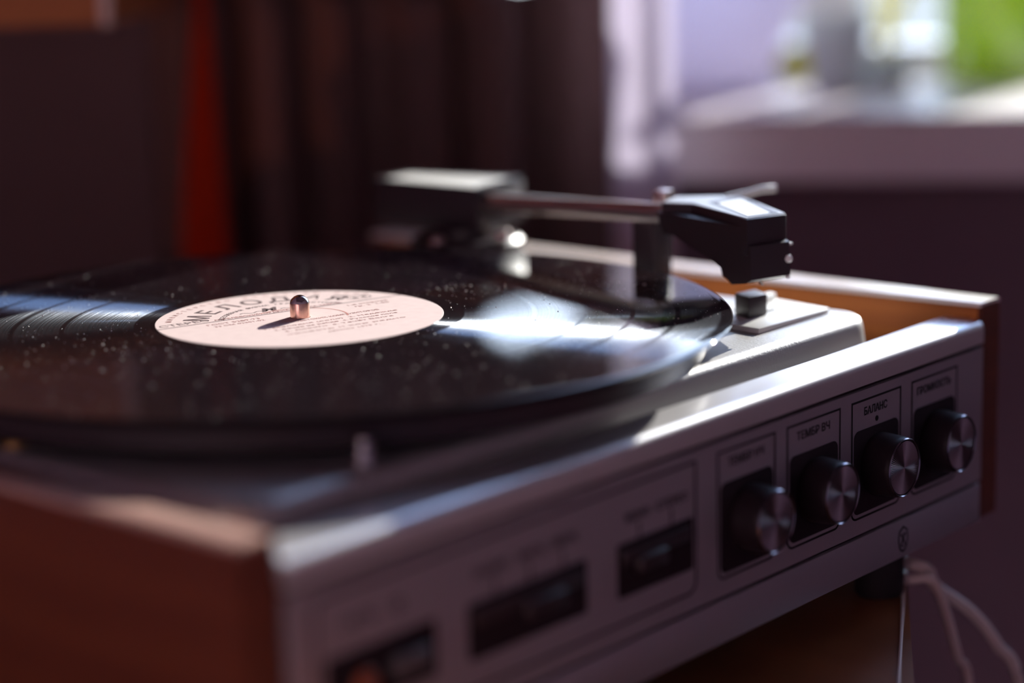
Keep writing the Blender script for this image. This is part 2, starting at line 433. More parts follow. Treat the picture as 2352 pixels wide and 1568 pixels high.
# ------------------------------------------------------------------ record player
X0, X1, YF, YB = -153.4, 210.8, -151.1, 172
ZL, ZB = -20.0, -99.0
pl = thing('record_player', 'vintage record player with wood side boards and a brushed silver control panel', 'record player', (28, 10, TZ))
AL = MT['aluminium']
# side boards, rounded tops
def board(x0, x1, y0=-149.5):
    prof = rrect(x0, x1, ZB, -14, 0, rs=(1, 1, 2.5, 2.5))
    bm = prism(prof, lambda x, z: (x, y0, z), lambda x, z: (x, YB, z), bev=.0)
    es = [e for e in bm.edges if all(abs(v.co.y-y0) < .01 for v in e.verts)]
    bmesh.ops.bevel(bm, geom=es, offset=.9, segments=2, affect='EDGES')
    return bm
for (a, b_, lb_, em_) in ((X0-13, X0, 'left wooden side board facing the viewer', 'edgingshade'), (X1, X1+16, 'right wooden side board with sunlit top edge', 'edging')):
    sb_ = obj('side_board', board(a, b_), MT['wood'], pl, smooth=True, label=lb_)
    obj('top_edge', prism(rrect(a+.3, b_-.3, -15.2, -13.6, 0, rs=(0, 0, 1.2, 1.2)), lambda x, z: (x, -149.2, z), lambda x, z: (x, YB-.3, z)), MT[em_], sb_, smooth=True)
obj('back_board', box(X0, X1, YB-10, YB, ZB, -22), MT['wood'], pl)
obj('bottom_board', box(X0, X1, YF+4, YB-10, ZB, ZB+4), MT['matte'], pl)
obj('inner_tray', box(X0, X1, YF+12, YB-10, -40, -37), MT['matte'], pl)
obj('inner_glow_panel', box(X1-.4, X1-.02, -148.5, YB-10.2, -36.8, -15.5), MT['woodglow'], pl, label='orange inner face of the right board')  # thin sheet over the same board, painting the light bounced off the deck
# ledge: rounded nose running along the whole front
nose = [(-135, -20.0), (-135, -25), (-148, -25), (-148, -28.6), (-151.3, -28.6)]
for k in range(7):
    a = math.radians(180-90*k/6); nose.append((-147.8+3.5*math.cos(a), -23.5+3.5*math.sin(a)))
obj('top_ledge', prism(nose, lambda y, z: (X0+.3, y, z), lambda y, z: (X1-.3, y, z)), MT['ledge'], pl, smooth=True, label='bright aluminium ledge along the top of the front')
fp = obj('control_panel', box(X0+.3, X1-.3, YF, YF+3, -82.2, -30.2), AL, pl)
obj('bottom_strip', box(X0+.3, X1-.3, YF, YF+3, ZB+.6, -83.6, bev=.5), AL, pl, smooth=True)
obj('panel_backing', box(X0+.3, X1-.3, YF+1.6, YF+12, ZB+4, -25.2), MT['matte'], pl)
PY = YF-.12
# printed frames
def frame(u0, u1, z0, z1, th, rs):
    o = rrect(u0, u1, z0, z1, 0, rs=rs); i = rrect(u0+th, u1-th, z0+th, z1-th, 0, rs=tuple(max(r-th, .01) if r > 0 else 0 for r in rs))
    return outline(o, i, YF+.5, PY)
KN = [52.4, 92.6, 133.2, 174.0]
TXT = ['ТЕМБР НЧ', 'ТЕМБР ВЧ', 'БАЛАНС', 'ГРОМКОСТЬ']
TW = [20.5, 20.5, 15.5, 24.5]
TOFF = [-.4, -.4, -.6, -.5]
for k, c in enumerate(KN):
    obj('printed_frame', frame(c-16.7, c+16.8, -76.6, -33.5, .75, (3.5, 3.5, 0, 0)), MT['print_'], fp)
    wd = plate(rrect(c-14.9, c+14.9, -74.6, -44.4, 0, rs=(2.5, 2.5, 2.8, 2.8)), YF+1, YF-.25)
    obj('knob_plate', wd, MT['matte'], fp)
    obj('lettering', text_on_panel(TXT[k], c+TOFF[k], -39.4, 3.9, PY, TW[k], bold=.06), MT['print_'], fp)
obj('balance_mark', plate([(KN[2]+.2+1.0*math.cos(a), -42.1+1.0*math.sin(a)) for a in [2*math.pi*i/16 for i in range(16)]], YF+.3, PY), MT['print_'], fp)
# big switch frame
obj('printed_frame', frame(-143.8, 24.3, -76.8, -33.3, .9, (4.5, 4.5, 0, 4)), MT['print_'], fp)
def recess(u0, u1, z0, z1):
    o = rrect(u0-.8, u1+.8, z0-.8, z1+.8, 1.0); i = rrect(u0, u1, z0, z1, .6)
    rb = outline(o, i, YF+.8, YF-.35)
    plate(rrect(u0, u1, z0, z1, .6), YF+.9, YF-.05, rb)
    return rb
for nm, (u0, u1, z0, z1) in (('switch_window', (-16.0, 21.2, -67.4, -52.0)), ('switch_window', (-84.0, -32.8, -67.0, -52.0)), ('switch_window', (-139.6, -99.0, -66.4, -51.8))):
    obj(nm, recess(u0, u1, z0, z1), MT['matte'], fp)
for (u0, u1, z0, z1, nm, m_) in ((-15, 20.2, -58.3, -53.4, 'slider_rail', 'black'), (-83, -33.8, -58.2, -53.2, 'slider_rail', 'black')):
    obj(nm, box(u0, u1, YF-1.2, YF-.05, z0, z1, bev=.6), MT[m_], fp, smooth=True)
obj('slide_button', box(-9, 6, YF-3.2, YF-.1, -61.5, -56.2, bev=1.2, seg=3), MT['black'], fp, smooth=True)
obj('slide_button', box(-62, -44, YF-3.2, YF-.1, -61.5, -56.2, bev=1.2, seg=3), MT['black'], fp, smooth=True)
obj('indicator_lens', lathe([(0, -2.6), (2.6, -2.3), (4.2, -1.0), (4.4, 0)], (-126, YF-.05, -61.5), 'Y', 24), MT['orange'], fp, smooth=True, label='small orange indicator lens')
obj('power_button', box(-117, -102.5, YF-3.4, YF-.1, -62.6, -56.2, bev=1.4, seg=3), MT['greybtn'], fp, smooth=True, label='grey push button')
for s, c, wd in (('МОНО', -6.5, 11.5), ('СТЕРЕО', 11.3, 16.0), ('РАДИО', -74.5, 14.0), ('МАГН.', -56.5, 12.0), ('ЗВУК', -41.5, 12.0), ('СЕТЬ', -127.5, 12.5)):
    obj('lettering', text_on_panel(s, c, -44.9 if c > -30 else -44.2, 3.7, PY, wd, bold=.06), MT['print_'], fp)
tk = bmesh.new()
for c in (-5.6, 11.0, -73, -57.5, -42.5): box(c-.35, c+.35, PY, YF+.3, -51.0, -46.0, bm=tk)
obj('tick_marks', tk, MT['print_'], fp, kind='stuff')
obj('power_symbol', outline([(-112.5+1.9*math.cos(a), -43.2+1.9*math.sin(a)) for a in [2*math.pi*i/20 for i in range(20)]],
                            [(-112.5+1.1*math.cos(a), -43.2+1.1*math.sin(a)) for a in [2*math.pi*i/20 for i in range(20)]], YF+.3, PY), MT['print_'], fp)
# state quality mark on the bottom strip: rounded pentagon shield with an inner figure
ex, ez = 152.7, -91.4
def shield(s):
    P = [(0, 5.0), (2.9, 3.3), (3.5, 0), (2.6, -3.2), (1.2, -4.6), (0, -4.9), (-1.2, -4.6), (-2.6, -3.2), (-3.5, 0), (-2.9, 3.3)]
    return [(ex+x*s, ez+z*s) for x, z in P]
qm = outline(shield(1), shield(.86), YF+.3, PY)
for (ax, az, bx, bz, w) in ((-1.7, 2.0, 0, 0.3, .5), (1.7, 2.0, 0, 0.3, .5), (0, .3, -1.6, -2.6, .55), (0, .3, 1.6, -2.6, .55), (-1.9, 1.9, 1.9, 1.9, .3), (-.7, -2.7, .7, -2.7, .4)):
    d = Vector((bx-ax, bz-az)).normalized(); p = Vector((-d.y, d.x))*w*.5
    plate([(ex+ax+p.x, ez+az+p.y), (ex+bx+p.x, ez+bz+p.y), (ex+bx-p.x, ez+bz-p.y), (ex+ax-p.x, ez+az-p.y)], YF+.3, PY, qm)
obj('quality_mark', qm, MT['print_'], fp)
# knobs
def knob(c, z=-58.4):
    kb = lathe([(10.6, YF+.2), (11.3, YF-1.5), (11.3, YF-3), (10.9, YF-9.6), (10.6, YF-11.2), (10.2, YF-11.6), (9.9, YF-11.6), (9.7, YF-11.0), (0, YF-11.0)], (c, 0, z), 'Y', 72)
    k = obj('knob', kb, MT['knobblack'], pl, smooth=True)
    obj('knob_rim', lathe([(9.9, YF-11.55), (10.25, YF-11.95), (10.6, YF-11.5), (10.3, YF-11.1)], (c, 0, z), 'Y', 72, close=False), MT['chromedark'], k, smooth=True)
    # cap with fine radial cuts
    cb = bmesh.new(); n = 160; cen = cb.verts.new((0, 0, 0))
    ring = []
    for i in range(n):
        a = 2*math.pi*i/n; ring.append(cb.verts.new((9.5*math.cos(a), .10 if i % 2 else -.10, 9.5*math.sin(a))))
    for i in range(n): cb.faces.new((cen, ring[i], ring[(i+1) % n]))
    base = [cb.verts.new((v.co.x, .9, v.co.z)) for v in ring]
    for i in range(n): cb.faces.new((ring[i], ring[(i+1) % n], base[(i+1) % n], base[i]))
    for v in cb.verts: v.co = v.co+Vector((c, YF-11.5, z))
    obj('knob_cap', cb, MT['spun'], k)
for c in KN: knob(c)
# inner deck: raised silver pressing with rounded corners
def deckring(ins, z): return [(x, y, z) for x, y in rrect(-143+ins, 176-ins, -126+ins, 160-ins, max(15-ins, 4), seg=8)]
db = bmesh.new(); rings = []
for ins, z in ((-1.5, -30), (-1.0, -26), (0, -18.5), (.4, -16.6), (1.2, -15.2), (2.6, -14.3), (4.5, -14.0), (30, -14.0)):
    rings.append([db.verts.new(p) for p in deckring(ins, z)])
n_ = len(rings[0])
for A, B in zip(rings, rings[1:]):
    for i in range(n_): db.faces.new((A[i], A[(i+1) % n_], B[(i+1) % n_], B[i]))
db.faces.new(rings[-1]); db.faces.new(rings[0])
obj('deck_plate', db, MT['deck'], pl, smooth=True, label='raised silver deck under the platter')
# platter and mat
pt = obj('platter', lathe([(120, -12.5), (139, -12), (141, -11), (141.5, -5), (140.5, -3.6), (139, -3.4), (0, -3.4)], seg=160), MT['black'], pl, smooth=True)
obj('rubber_mat', lathe([(138, -3.4), (139, -3.0), (139, -1.8), (138, -1.5), (0, -1.5)], seg=128), MT['rubber'], pt, smooth=True)
sp = obj('spindle', lathe([(3.45, -1.4), (3.45, 4.9), (3.35, 5.3)], seg=48), MT['copper'], pl, smooth=True, label='coppery centre spindle')
obj('spindle_cap', lathe([(3.35, 5.3), (3.2, 5.9), (2.7, 6.7), (1.9, 7.4), (.9, 7.85), (0, 8.0)], seg=48), MT['chrome'], sp, smooth=True)
# speed switch
sw = obj('switch_plate', prism([(119, -111), (166, -111), (172, -76), (124, -76)], lambda x, y: (x, y, -14.2), lambda x, y: (x, y, -12.0), bev=.6), MT['mirror'], pl, smooth=True, label='flat silver switch plate')
obj('speed_switch', prism([(127.5, -100), (138.5, -101), (144, -92), (133, -90)], lambda x, y: (x+4, y+2, -12.2), lambda x, y: (x+4, y+2, -4.0), bev=.7), MT['black'], pl, smooth=True, label='black square speed knob')
obj('switch_slot', box(141, 152, -96.5, -95, -12.2, -11.7), MT['matte'], sw)
obj('switch_tab', prism([(148, -86), (168, -86), (169, -82), (149, -82)], lambda x, y: (x, y, -12.2), lambda x, y: (x, y, -9.2), bev=.7), MT['mirror'], sw, smooth=True)
# small deck fittings, left front
obj('locking_screw', lathe([(3.0, -14.2), (3.0, -9), (2.2, -8.6), (2.2, -6.3), (0, -6.2)], (-91, -119, 0), seg=24), MT['chrome'], pl, smooth=True)
obj('brass_bush', lathe([(5.0, -14.2), (5.0, -12.6), (2.0, -12.2), (2.0, -10.4), (0, -10.2)], (-134, -16, 0), seg=24), MT['brass'], pl, smooth=True)
# tonearm
def quadp(pts, z0, z1, bev, mt, name, par, **k): return obj(name, prism(pts, lambda x, y: (x, y, z0), lambda x, y: (x, y, z1), bev=bev), MT[mt], par, smooth=True, **k)
ta = obj('tonearm', prism([(161, 119), (184, 121), (199, 65), (159, 57)], lambda x, y: (x, y, 3.0), lambda x, y: (x, y, 21.0), bev=1.2), MT['black'], pl, smooth=True, label='tonearm in black with a boxy pivot housing')
rim_o = [(161, 119), (184, 121), (199, 65), (159, 57)]
cx_, cy_ = 176, 90
rim_i = [(cx_+(x-cx_)*.84, cy_+(y-cy_)*.88) for x, y in rim_o]
b = bmesh.new(); V4 = [[b.verts.new((x, y, z)) for x, y in P] for P, z in ((rim_o, 20.8), (rim_o, 22.0), (rim_i, 22.0), (rim_i, 20.8))]
for A, B in zip(V4, V4[1:]+V4[:1]):
    for i in range(4): b.faces.new((A[i], A[(i+1) % 4], B[(i+1) % 4], B[i]))
obj('housing_rim', b, MT['black'], ta)
obj('housing_top_plate', prism([(cx_+(x-cx_)*.83, cy_+(y-cy_)*.87) for x, y in rim_o], lambda x, y: (x, y, 20.5), lambda x, y: (x, y, 21.7)), MT['mirror'], ta, label='bright plate on the pivot housing')
obj('pivot_base', lathe([(24, -14.2), (24, -2), (22.5, -.6), (15, -.2), (14, 0), (14, 4), (0, 4)], (168, 72, 0), seg=64), MT['black'], pl, smooth=True)
for (x, y, z) in ((150, 72, -.8), (168, 51.5, 1.2)):
    obj('bearing_screw', lathe([(3.4, z-1), (3.4, z+1.2), (2.6, z+2.4), (0, z+2.6)], (x, y, 0), seg=20), MT['steel'], ta, smooth=True)
a0, a1 = Vector((167, 62, 15.6)), Vector((150.5, -50, 21.2))
ab = tube([a0.lerp(a1, t/12) for t in range(13)], 4.3, 20)
for v in ab.verts:      # flat-topped bar with a rounded lower side
    k = (v.co-a0).dot((a1-a0).normalized())/(a1-a0).length; zc = a0.z+(a1.z-a0.z)*k
    if v.co.z > zc+3.2: v.co.z = zc+3.2
obj('arm_tube', ab, MT['steel'], ta, smooth=True, label='dull brassy arm tube')
HS = [(142.8, -50.5), (158.5, -45.5), (173.4, -65.2), (143.1, -107.0), (124.5, -102.2), (146.3, -62.6)]
hb = prism(HS, lambda x, y: (x, y, 14.0 if y > -56 else 12.5), lambda x, y: (x, y, 26.0), bev=.7)
hs = obj('headshell', hb, MT['black'], ta, smooth=True, label='angular black headshell')
# raised lip round the sunken top window
HW = [(151.5, -66.5), (170.0, -68.5), (142.2, -103.9), (127.8, -100.3)]
HI = [(150.6, -71.2), (163.6, -72.6), (140.4, -101.6), (129.8, -98.9)]
hc = (150.3, -74); HSK = [(hc[0]+(x-hc[0])*.95, hc[1]+(y-hc[1])*.97) for x, y in HS]
obj('top_sheen', prism(HSK, lambda x, y: (x, y, 25.8), lambda x, y: (x, y, 26.3)), MT['shellsheen'], hs, label='pale sheen painted on the black headshell top')  # reflected light on the black plastic, painted as a pale sheet
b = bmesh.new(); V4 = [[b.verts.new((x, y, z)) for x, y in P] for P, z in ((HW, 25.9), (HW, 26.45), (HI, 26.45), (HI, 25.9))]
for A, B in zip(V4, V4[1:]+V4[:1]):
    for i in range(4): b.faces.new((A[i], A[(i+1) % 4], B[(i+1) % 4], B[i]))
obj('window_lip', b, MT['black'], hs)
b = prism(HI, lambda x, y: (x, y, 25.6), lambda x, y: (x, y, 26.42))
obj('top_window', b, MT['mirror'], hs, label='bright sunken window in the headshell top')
obj('finger_lift', tube(smooth_path([(168, -63, 25.4), (176, -66.5, 26.4), (183, -69, 27.4), (190, -70.5, 27.2)], 5), [1.6]*5+[1.4]*6+[1.5]*5, 10), MT['mirror'], hs, smooth=True)
# cartridge: wedge growing downward toward the front
def hsx(s, w):   # s along the headshell 0 neck..1 front, w across -1..1
    A = Vector((150.5, -52)); B = Vector((134.2, -103.8)); d = (B-A).normalized(); p = Vector((-d.y, d.x)); q = A.lerp(B, s)+p*w
    return q.x, q.y
side = [(-.02, 18), (0.0, 12.4), (.30, 8.2), (.58, 4.4), (.72, 1.6), (.745, -1.4), (.80, -2.3), (.84, -3.8), (1.0, -2.2), (1.055, -.6), (1.045, 11.6), (1.0, 12.4), (1.0, 18)]
def wdt(s): return 8.0 if s < .2 else 9.0
cbm = prism(side, lambda s, z: (*hsx(s, -wdt(s)), z+4.6), lambda s, z: (*hsx(s, wdt(s)), z+4.6), bev=.0)
ct = obj('cartridge', cbm, MT['black'], ta, label='black cartridge under the headshell')
obj('stylus', tube([(*hsx(.90, 0), 2.6), (*hsx(.95, 0), .9), (*hsx(.965, 0), .6)], [.55, .35, .5], 8), MT['steel'], ct, smooth=True)
for z_ in (6.0, -.6):
    q = hsx(1.05, 6.6)
    obj('front_contact', lathe([(0, -1.6), (1.4 if z_ > 0 else .7, -.6), (1.6 if z_ > 0 else .8, .8), (0, 2.2)], (q[0]+1.4, q[1]-.4, z_+4), 'X', 14), MT['mirror'], ct, smooth=True)
obj('contact_tab', box(141.5, 145.5, -108, -105, 14.5, 15.4), MT['mirror'], ct)
# arm rest post
ar = obj('arm_rest', box(157.5, 169.5, -36, -25, -14.2, 16.5, bev=1.0), MT['black'], pl, smooth=True, label='dark arm rest post')
obj('rest_clip', box(160, 167.0, -39, -33, 16, 27.5, bev=.8), MT['steel'], ar, smooth=True)
# feet
for x, y in ((163, -135), (-128, -128), (163, 145), (-128, 145)):
    obj('foot', lathe([(8.5, TZ+.05), (9.3, TZ+1), (9.3, ZB-3), (8.0, ZB+.5)], (x, y, 0), seg=28), MT['rubber'], pl, smooth=True)
obj('base_screw', lathe([(0, ZB-1.6), (1.6, ZB-1.2), (2.2, ZB+.4)], (140, -146.5, 0), seg=12), MT['chrome'], pl, smooth=True)

# ------------------------------------------------------------------ record
rec = thing('vinyl_record', 'black vinyl record with a pale pink paper label lying on the platter', 'record', (0, 0, -1.5))
prof = [(3.6, -1.5), (148.6, -1.5), (149.6, -1.2), (150, -.75), (149.6, -.3), (148.6, 0.0), (146.5, -.12), (146.2, -.12), (51.8, -.12), (51.5, -.12), (50.4, 0), (3.6, 0)]
rbm = lathe(prof, seg=256, close=False)
obj('disc', rbm, MT['vinyl'], rec, smooth=True)
lab = obj('paper_label', lathe([(3.6, -.05), (50, -.05), (50, .10), (49.8, .14), (3.6, .14)], seg=160, close=False), MT['paper'], rec, smooth=False)
LZ = .17
ang = math.radians(-15.6); ca, sa = math.cos(ang), math.sin(ang)
def lab2w(x, y): return Vector((x*ca-y*sa, x*sa+y*ca, 0))    # label's own x runs along the printed rule
def put_flat(s, x, y, size, width=None, align='CENTER', bold=0, shear=0):
    b = text_bm(s, size, .015, align, shear, bold); xs = [v.co.x for v in b.verts]; w = max(xs)-min(xs); k = width/w if width else 1
    for v in b.verts:
        p = lab2w(v.co.x*k+x, v.co.y+y); v.co = Vector((p.x, p.y, LZ+v.co.z))
    return b
def put_arc(s, r, a_mid, size, span, bold=0, yscale=1.0):
    """letters spaced over an arc (degrees, in label frame, clockwise reading)"""
    out = bmesh.new(); n = len(s)
    for i, ch in enumerate(s):
        if ch == ' ': continue
        a = math.radians(a_mid+span/2-span*i/max(n-1, 1))
        b = text_bm(ch, size, .015, 'CENTER', 0, bold)
        up = Vector((math.cos(a), math.sin(a))); rt = Vector((math.sin(a), -math.cos(a)))
        for v in b.verts:
            q = up*(r+v.co.y*yscale)+rt*v.co.x; p = lab2w(q.x, q.y); v.co = Vector((p.x, p.y, LZ+v.co.z))
        merge(out, b)
    return out
x_ = math.sqrt(49.8**2-12.3**2)
rule = bmesh.new(); vs = [lab2w(-x_, 12.0), lab2w(x_, 12.0), lab2w(x_, 12.75), lab2w(-x_, 12.75)]
rule.faces.new([rule.verts.new((v.x, v.y, LZ)) for v in vs])
obj('rule_line', rule, MT['ink'], lab)
obj('lettering', put_arc('МЕЛОДИЯ', 32.0, 91, 11.5, 103, bold=.15), MT['ink'], lab)
obj('lettering', put_arc('МИНИСТЕРСТВО КУЛЬТУРЫ СССР', 44.5, 90, 2.9, 120), MT['inkred'], lab)
obj('lettering', put_arc('ВСЕСОЮЗНАЯ ФИРМА ГРАМПЛАСТИНОК', 26.3, 90, 2.7, 118), MT['ink'], lab)
obj('lettering', put_flat('СТЕРЕО', -36.5, 14.6, 4.6, 18.5), MT['ink'], lab)
obj('lettering', put_flat('Апрелевский ордена Ленина завод'.upper(), -1, 13.6, 2.7, 50), MT['inkred'], lab)
obj('lettering', put_flat('M', -3, 17.2, 8.0, 8.5, bold=.3, shear=.5), MT['ink'], lab)
sw_ = bmesh.new()
for (xa, xb, yc, h) in ((-14, -5, 18.5, .9), (2, 9, 18.2, .7)):
    pts = [lab2w(xa+(xb-xa)*i/10, yc+h*math.sin(i/10*math.pi*3)) for i in range(11)]
    for p, q in zip(pts, pts[1:]):
        d = (q-p).normalized(); o_ = Vector((-d.y, d.x, 0))*.25
        sw_.faces.new([sw_.verts.new((w.x, w.y, LZ)) for w in (p+o_, q+o_, q-o_, p-o_)])
obj('flourish', sw_, MT['ink'], lab)
obj('lettering', put_flat('33', 34.5, 17.5, 5.0, 6.0), MT['ink'], lab)
def ring_flat(r0_, r1_, cx, cy, a0_=0, a1_=360, sx=1.0):
    b = bmesh.new(); n = 48; P = []
    for i in range(n+1):
        a = math.radians(a0_+(a1_-a0_)*i/n)
        P.append([b.verts.new((*lab2w(cx+r*math.cos(a)*sx, cy+r*math.sin(a)).xy, LZ)) for r in (r0_, r1_)])
    for A, B in zip(P, P[1:]): b.faces.new((A[0], A[1], B[1], B[0]))
    return b
obj('speed_circle', ring_flat(3.7, 4.1, 34.5, 19.2, sx=1.15), MT['ink'], lab)
obj('pressing_ring', ring_flat(16.2, 16.9, 0, 0, -30, 118), MT['ringred'], lab)
for s, x, y, sz, wd, m_ in (('ГОСТ 5289-73', -22, 6.6, 3.0, 20, 'inkred'), ('33 СМ 02301-02', -21.5, 3.0, 2.4, 19, 'inkred'), ('1-я сторона', 31, 6.5, 2.6, 16, 'inkred'), ('гр. 2  1-50', 31, 3.0, 2.4, 14, 'inkred'),
                        ('ПЕСНИ СОВЕТСКИХ КОМПОЗИТОРОВ', 6, -7.0, 2.6, 44, 'inkred'), ('1. Мелодия (А. Пахмутова)  2. Надежда', 6, -12.0, 2.2, 52, 'inkred'),
                        ('3. Вечер на рейде  4. Русское поле', 6, -16.0, 2.2, 48, 'inkred'), ('5. Дороги  6. Течёт Волга', 5, -20.0, 2.2, 42, 'inkred'),
                        ('оркестр и хор, дирижёр Ю. Силантьев', 5, -25.0, 2.1, 46, 'inkred'), ('запись 1979 г.', 5, -29.5, 2.1, 20, 'inkred')):
    s = s.replace('А. Пахмутова', 'соло').replace(', дирижёр Ю. Силантьев', ' радио')
    obj('lettering', put_flat(s, x, y, sz, wd), MT[m_], lab)
# dust lying on the disc: uncountable
du = bmesh.new(); rr_ = random.Random(11)
def speck(x, y, s, z=-.12):
    k = rr_.random()*6.28; h = s*(.5+rr_.random())
    A = [du.verts.new((x+s*math.cos(k+i*1.571)*(.6+.6*rr_.random()), y+s*math.sin(k+i*1.571)*(.6+.6*rr_.random()), z)) for i in range(4)]
    t_ = du.verts.new((x, y, z+h)); 
    for i in range(4): du.faces.new((A[i], A[(i+1) % 4], t_))
for i in range(1500):
    r = math.sqrt(rr_.uniform(52**2, 149**2)); a = rr_.uniform(0, 6.283)
    s = .08+.22*rr_.random()**3
    speck(r*math.cos(a), r*math.sin(a), s)
for (cx, cy, sg, nn) in ((105, -45, 12, 140), (70, -10, 10, 120), (-70, 10, 20, 120), (-60, -60, 25, 120), (20, -110, 22, 120), (130, 10, 12, 60), (-20, -90, 30, 100)):
    for i in range(nn):
        x, y = rr_.gauss(cx, sg), rr_.gauss(cy, sg); r = math.hypot(x, y)
        if 52 < r < 148: speck(x, y, .08+.20*rr_.random()**2)
tag(obj('dust', du, MT['dust'], kind='stuff'), 'specks of dust scattered over the black record', 'dust')

# ------------------------------------------------------------------ cords
def cord(pts, r, lab_, m_='cord'):
    o = obj('cord', tube(smooth_path(pts, 8), r, 10), MT[m_], smooth=True); tag(o, lab_, 'cord'); return o
cord([(183, -80, -112), (182, -118, -112), (182, -130, -111.5), (184, -139, -112), (194, -138.5, -117), (204.3, -136.1, -126.6), (211.5, -147.6, -136.6), (215.9, -156.8, -149.3), (219, -166, -168), (225, -178, -260), (224, -176, -420)], 2.3,
     'thick cream cord arching out to the right from under the record player')
cord([(168, -80, -116), (175.6, -118, -116), (176.6, -130, -116), (177.5, -139, -115.9), (184, -143.5, -116.2), (190.5, -144.5, -122), (194.5, -146.5, -134), (197, -150, -150), (199, -155, -170), (202, -162, -300)], 1.9,
     'middle cream cord dropping past the table edge')
cord([(173, -122, -117.3), (173, -137, -117.3), (167, -143, -117.3), (125.0, -166.9, -117.3), (84.7, -189.5, -117.3), (41.7, -214.1, -117.3), (-60, -272, -117.3)], .65,
     'thin pale wire lying straight along the table edge')

# ------------------------------------------------------------------ curtains and cloth
def hanging(name, t0, t1, nn, z0, z1, amp, waves, m_, phase=0, taper=None, th=1.2, nx=160, zx=()):
    b = bmesh.new(); curl = 14 if name == 'sheer_curtain' else 0; zs = sorted([z0+(z1-z0)*k/14 for k in range(15)]+list(zx)); rows = []; nz_ = len(zs)-1
    for side_ in (0, 1):
        g_ = []
        for z in zs:
            row = []
            for i in range(nx+1):
                f = i/nx; a, c = (t0, t1) if taper is None else taper(z)
                t = a+(c-a)*f
                n = nn + amp*math.sin(f*waves*2*math.pi+phase) + amp*.35*math.sin(f*waves*4.7*math.pi+1.3+z*.002) + side_*th + curl*max(0, (f-.45)/.55)**1.6
                row.append(b.verts.new(nt(n, t, z)))
            g_.append(row)
        rows.append(g_)
    for g_ in rows:
        for A, B in zip(g_, g_[1:]):
            for i in range(nx): b.faces.new((A[i], A[i+1], B[i+1], B[i]))
    for k in (0, nx):
        for q in range(nz_): b.faces.new((rows[0][q][k], rows[0][q+1][k], rows[1][q+1][k], rows[1][q][k]))
    for q in (0, nz_):
        for i in range(nx): b.faces.new((rows[0][q][i], rows[0][q][i+1], rows[1][q][i+1], rows[1][q][i]))
    return obj(name, b, MT[m_], smooth=True)
# two brown drapes meet behind the pivot; above the view a small gap is added so the sky reflects brightly on the record
GZ = [84+2*k for k in range(22)]
def part(z): return 26*math.sqrt(max(0, 1-((z-104)/15)**2))
tag(hanging('brown_curtain', 0, 1, 488, RZ0+30, 1494, 13, 5.3, 'drape', nx=140, zx=GZ, taper=lambda z: (-215, 12-1.36*part(z))), 'left half of the dark brown curtain, hanging in folds behind the tonearm pivot', 'curtain', 'brown curtain halves')
tag(hanging('brown_curtain', 0, 1, 521, RZ0+30, 1494, 6, 1.3, 'drape', nx=50, zx=GZ, phase=1.5, taper=lambda z: (-6+1.36*part(z), 66)), 'narrow right half of the dark brown curtain, beside the pale sheer one', 'curtain', 'brown curtain halves')
tag(hanging('sheer_curtain', 56, 90, 470, RZ0+30, 1494, 5, 1.1, 'sheer', phase=2.2, nx=60), 'pale sheer curtain with a bright edge beside the windowsill', 'curtain')
rod = thing('curtain_rod', 'metal curtain rod above the window carrying the curtains', 'curtain rod', nt(480, 0, 1510))
obj('rod', tube([nt(480, -250, 1505), nt(480, 1250, 1505)], 9, 16), MT['steel'], rod, smooth=True)
for t_ in (-200, 1200): obj('bracket', slab(480, WN, t_-6, t_+6, 1498, 1512), MT['steel'], rod)
obj('cloth_hook', tube([nt(480, -184, 1508), nt(452, -184, 1504), nt(452, -184, 1494)], 2, 8), MT['steel'], rod, smooth=True)
rc = hanging('red_cloth', 0, 1, 452, -430, 1494, 3, 1.2, 'red', nx=36, zx=[-110+20*k for k in range(12)], taper=lambda z: (-193+max(0, min(1, (z+100)/185))**1.3*19, -161-max(0, min(1, (z+100)/185))*6))
tag(rc, 'narrow red cloth hanging in front of the brown curtain, left of the tonearm', 'cloth')

# ------------------------------------------------------------------ wall cabinet, upper left
ang_c = math.radians(50.6); D1 = Vector((math.sin(ang_c), math.cos(ang_c), 0)); D2 = Vector((-D1.y, D1.x, 0))
c0 = Vector((177.5, 313.2, 83.6))
cab = thing('wall_cabinet', 'amber wooden wall cabinet hanging at the upper left with pale front edging', 'cabinet', c0+D1*200+D2*200)
def cbx(a0_, a1_, b0_, b1_, z0_, z1_, bev=0):
    q = box(a0_, a1_, b0_, b1_, z0_, z1_, bev=bev)
    for v in q.verts: v.co = Vector((c0.x, c0.y, 0))+D1*v.co.x+D2*v.co.y+Z*v.co.z
    return q
obj('cabinet_body', cbx(5, 155, 0, 590, 83.6, 700), MT['cabwood'], cab)
obj('cabinet_door', cbx(1.5, 5, 5.2, 588, 84.5, 699), MT['cabwood'], cab)
obj('edge_strip', cbx(0, 5, -0.6, 5, 83.0, 700, bev=.8), MT['trimwood'], cab, label='pale vertical edging strip')

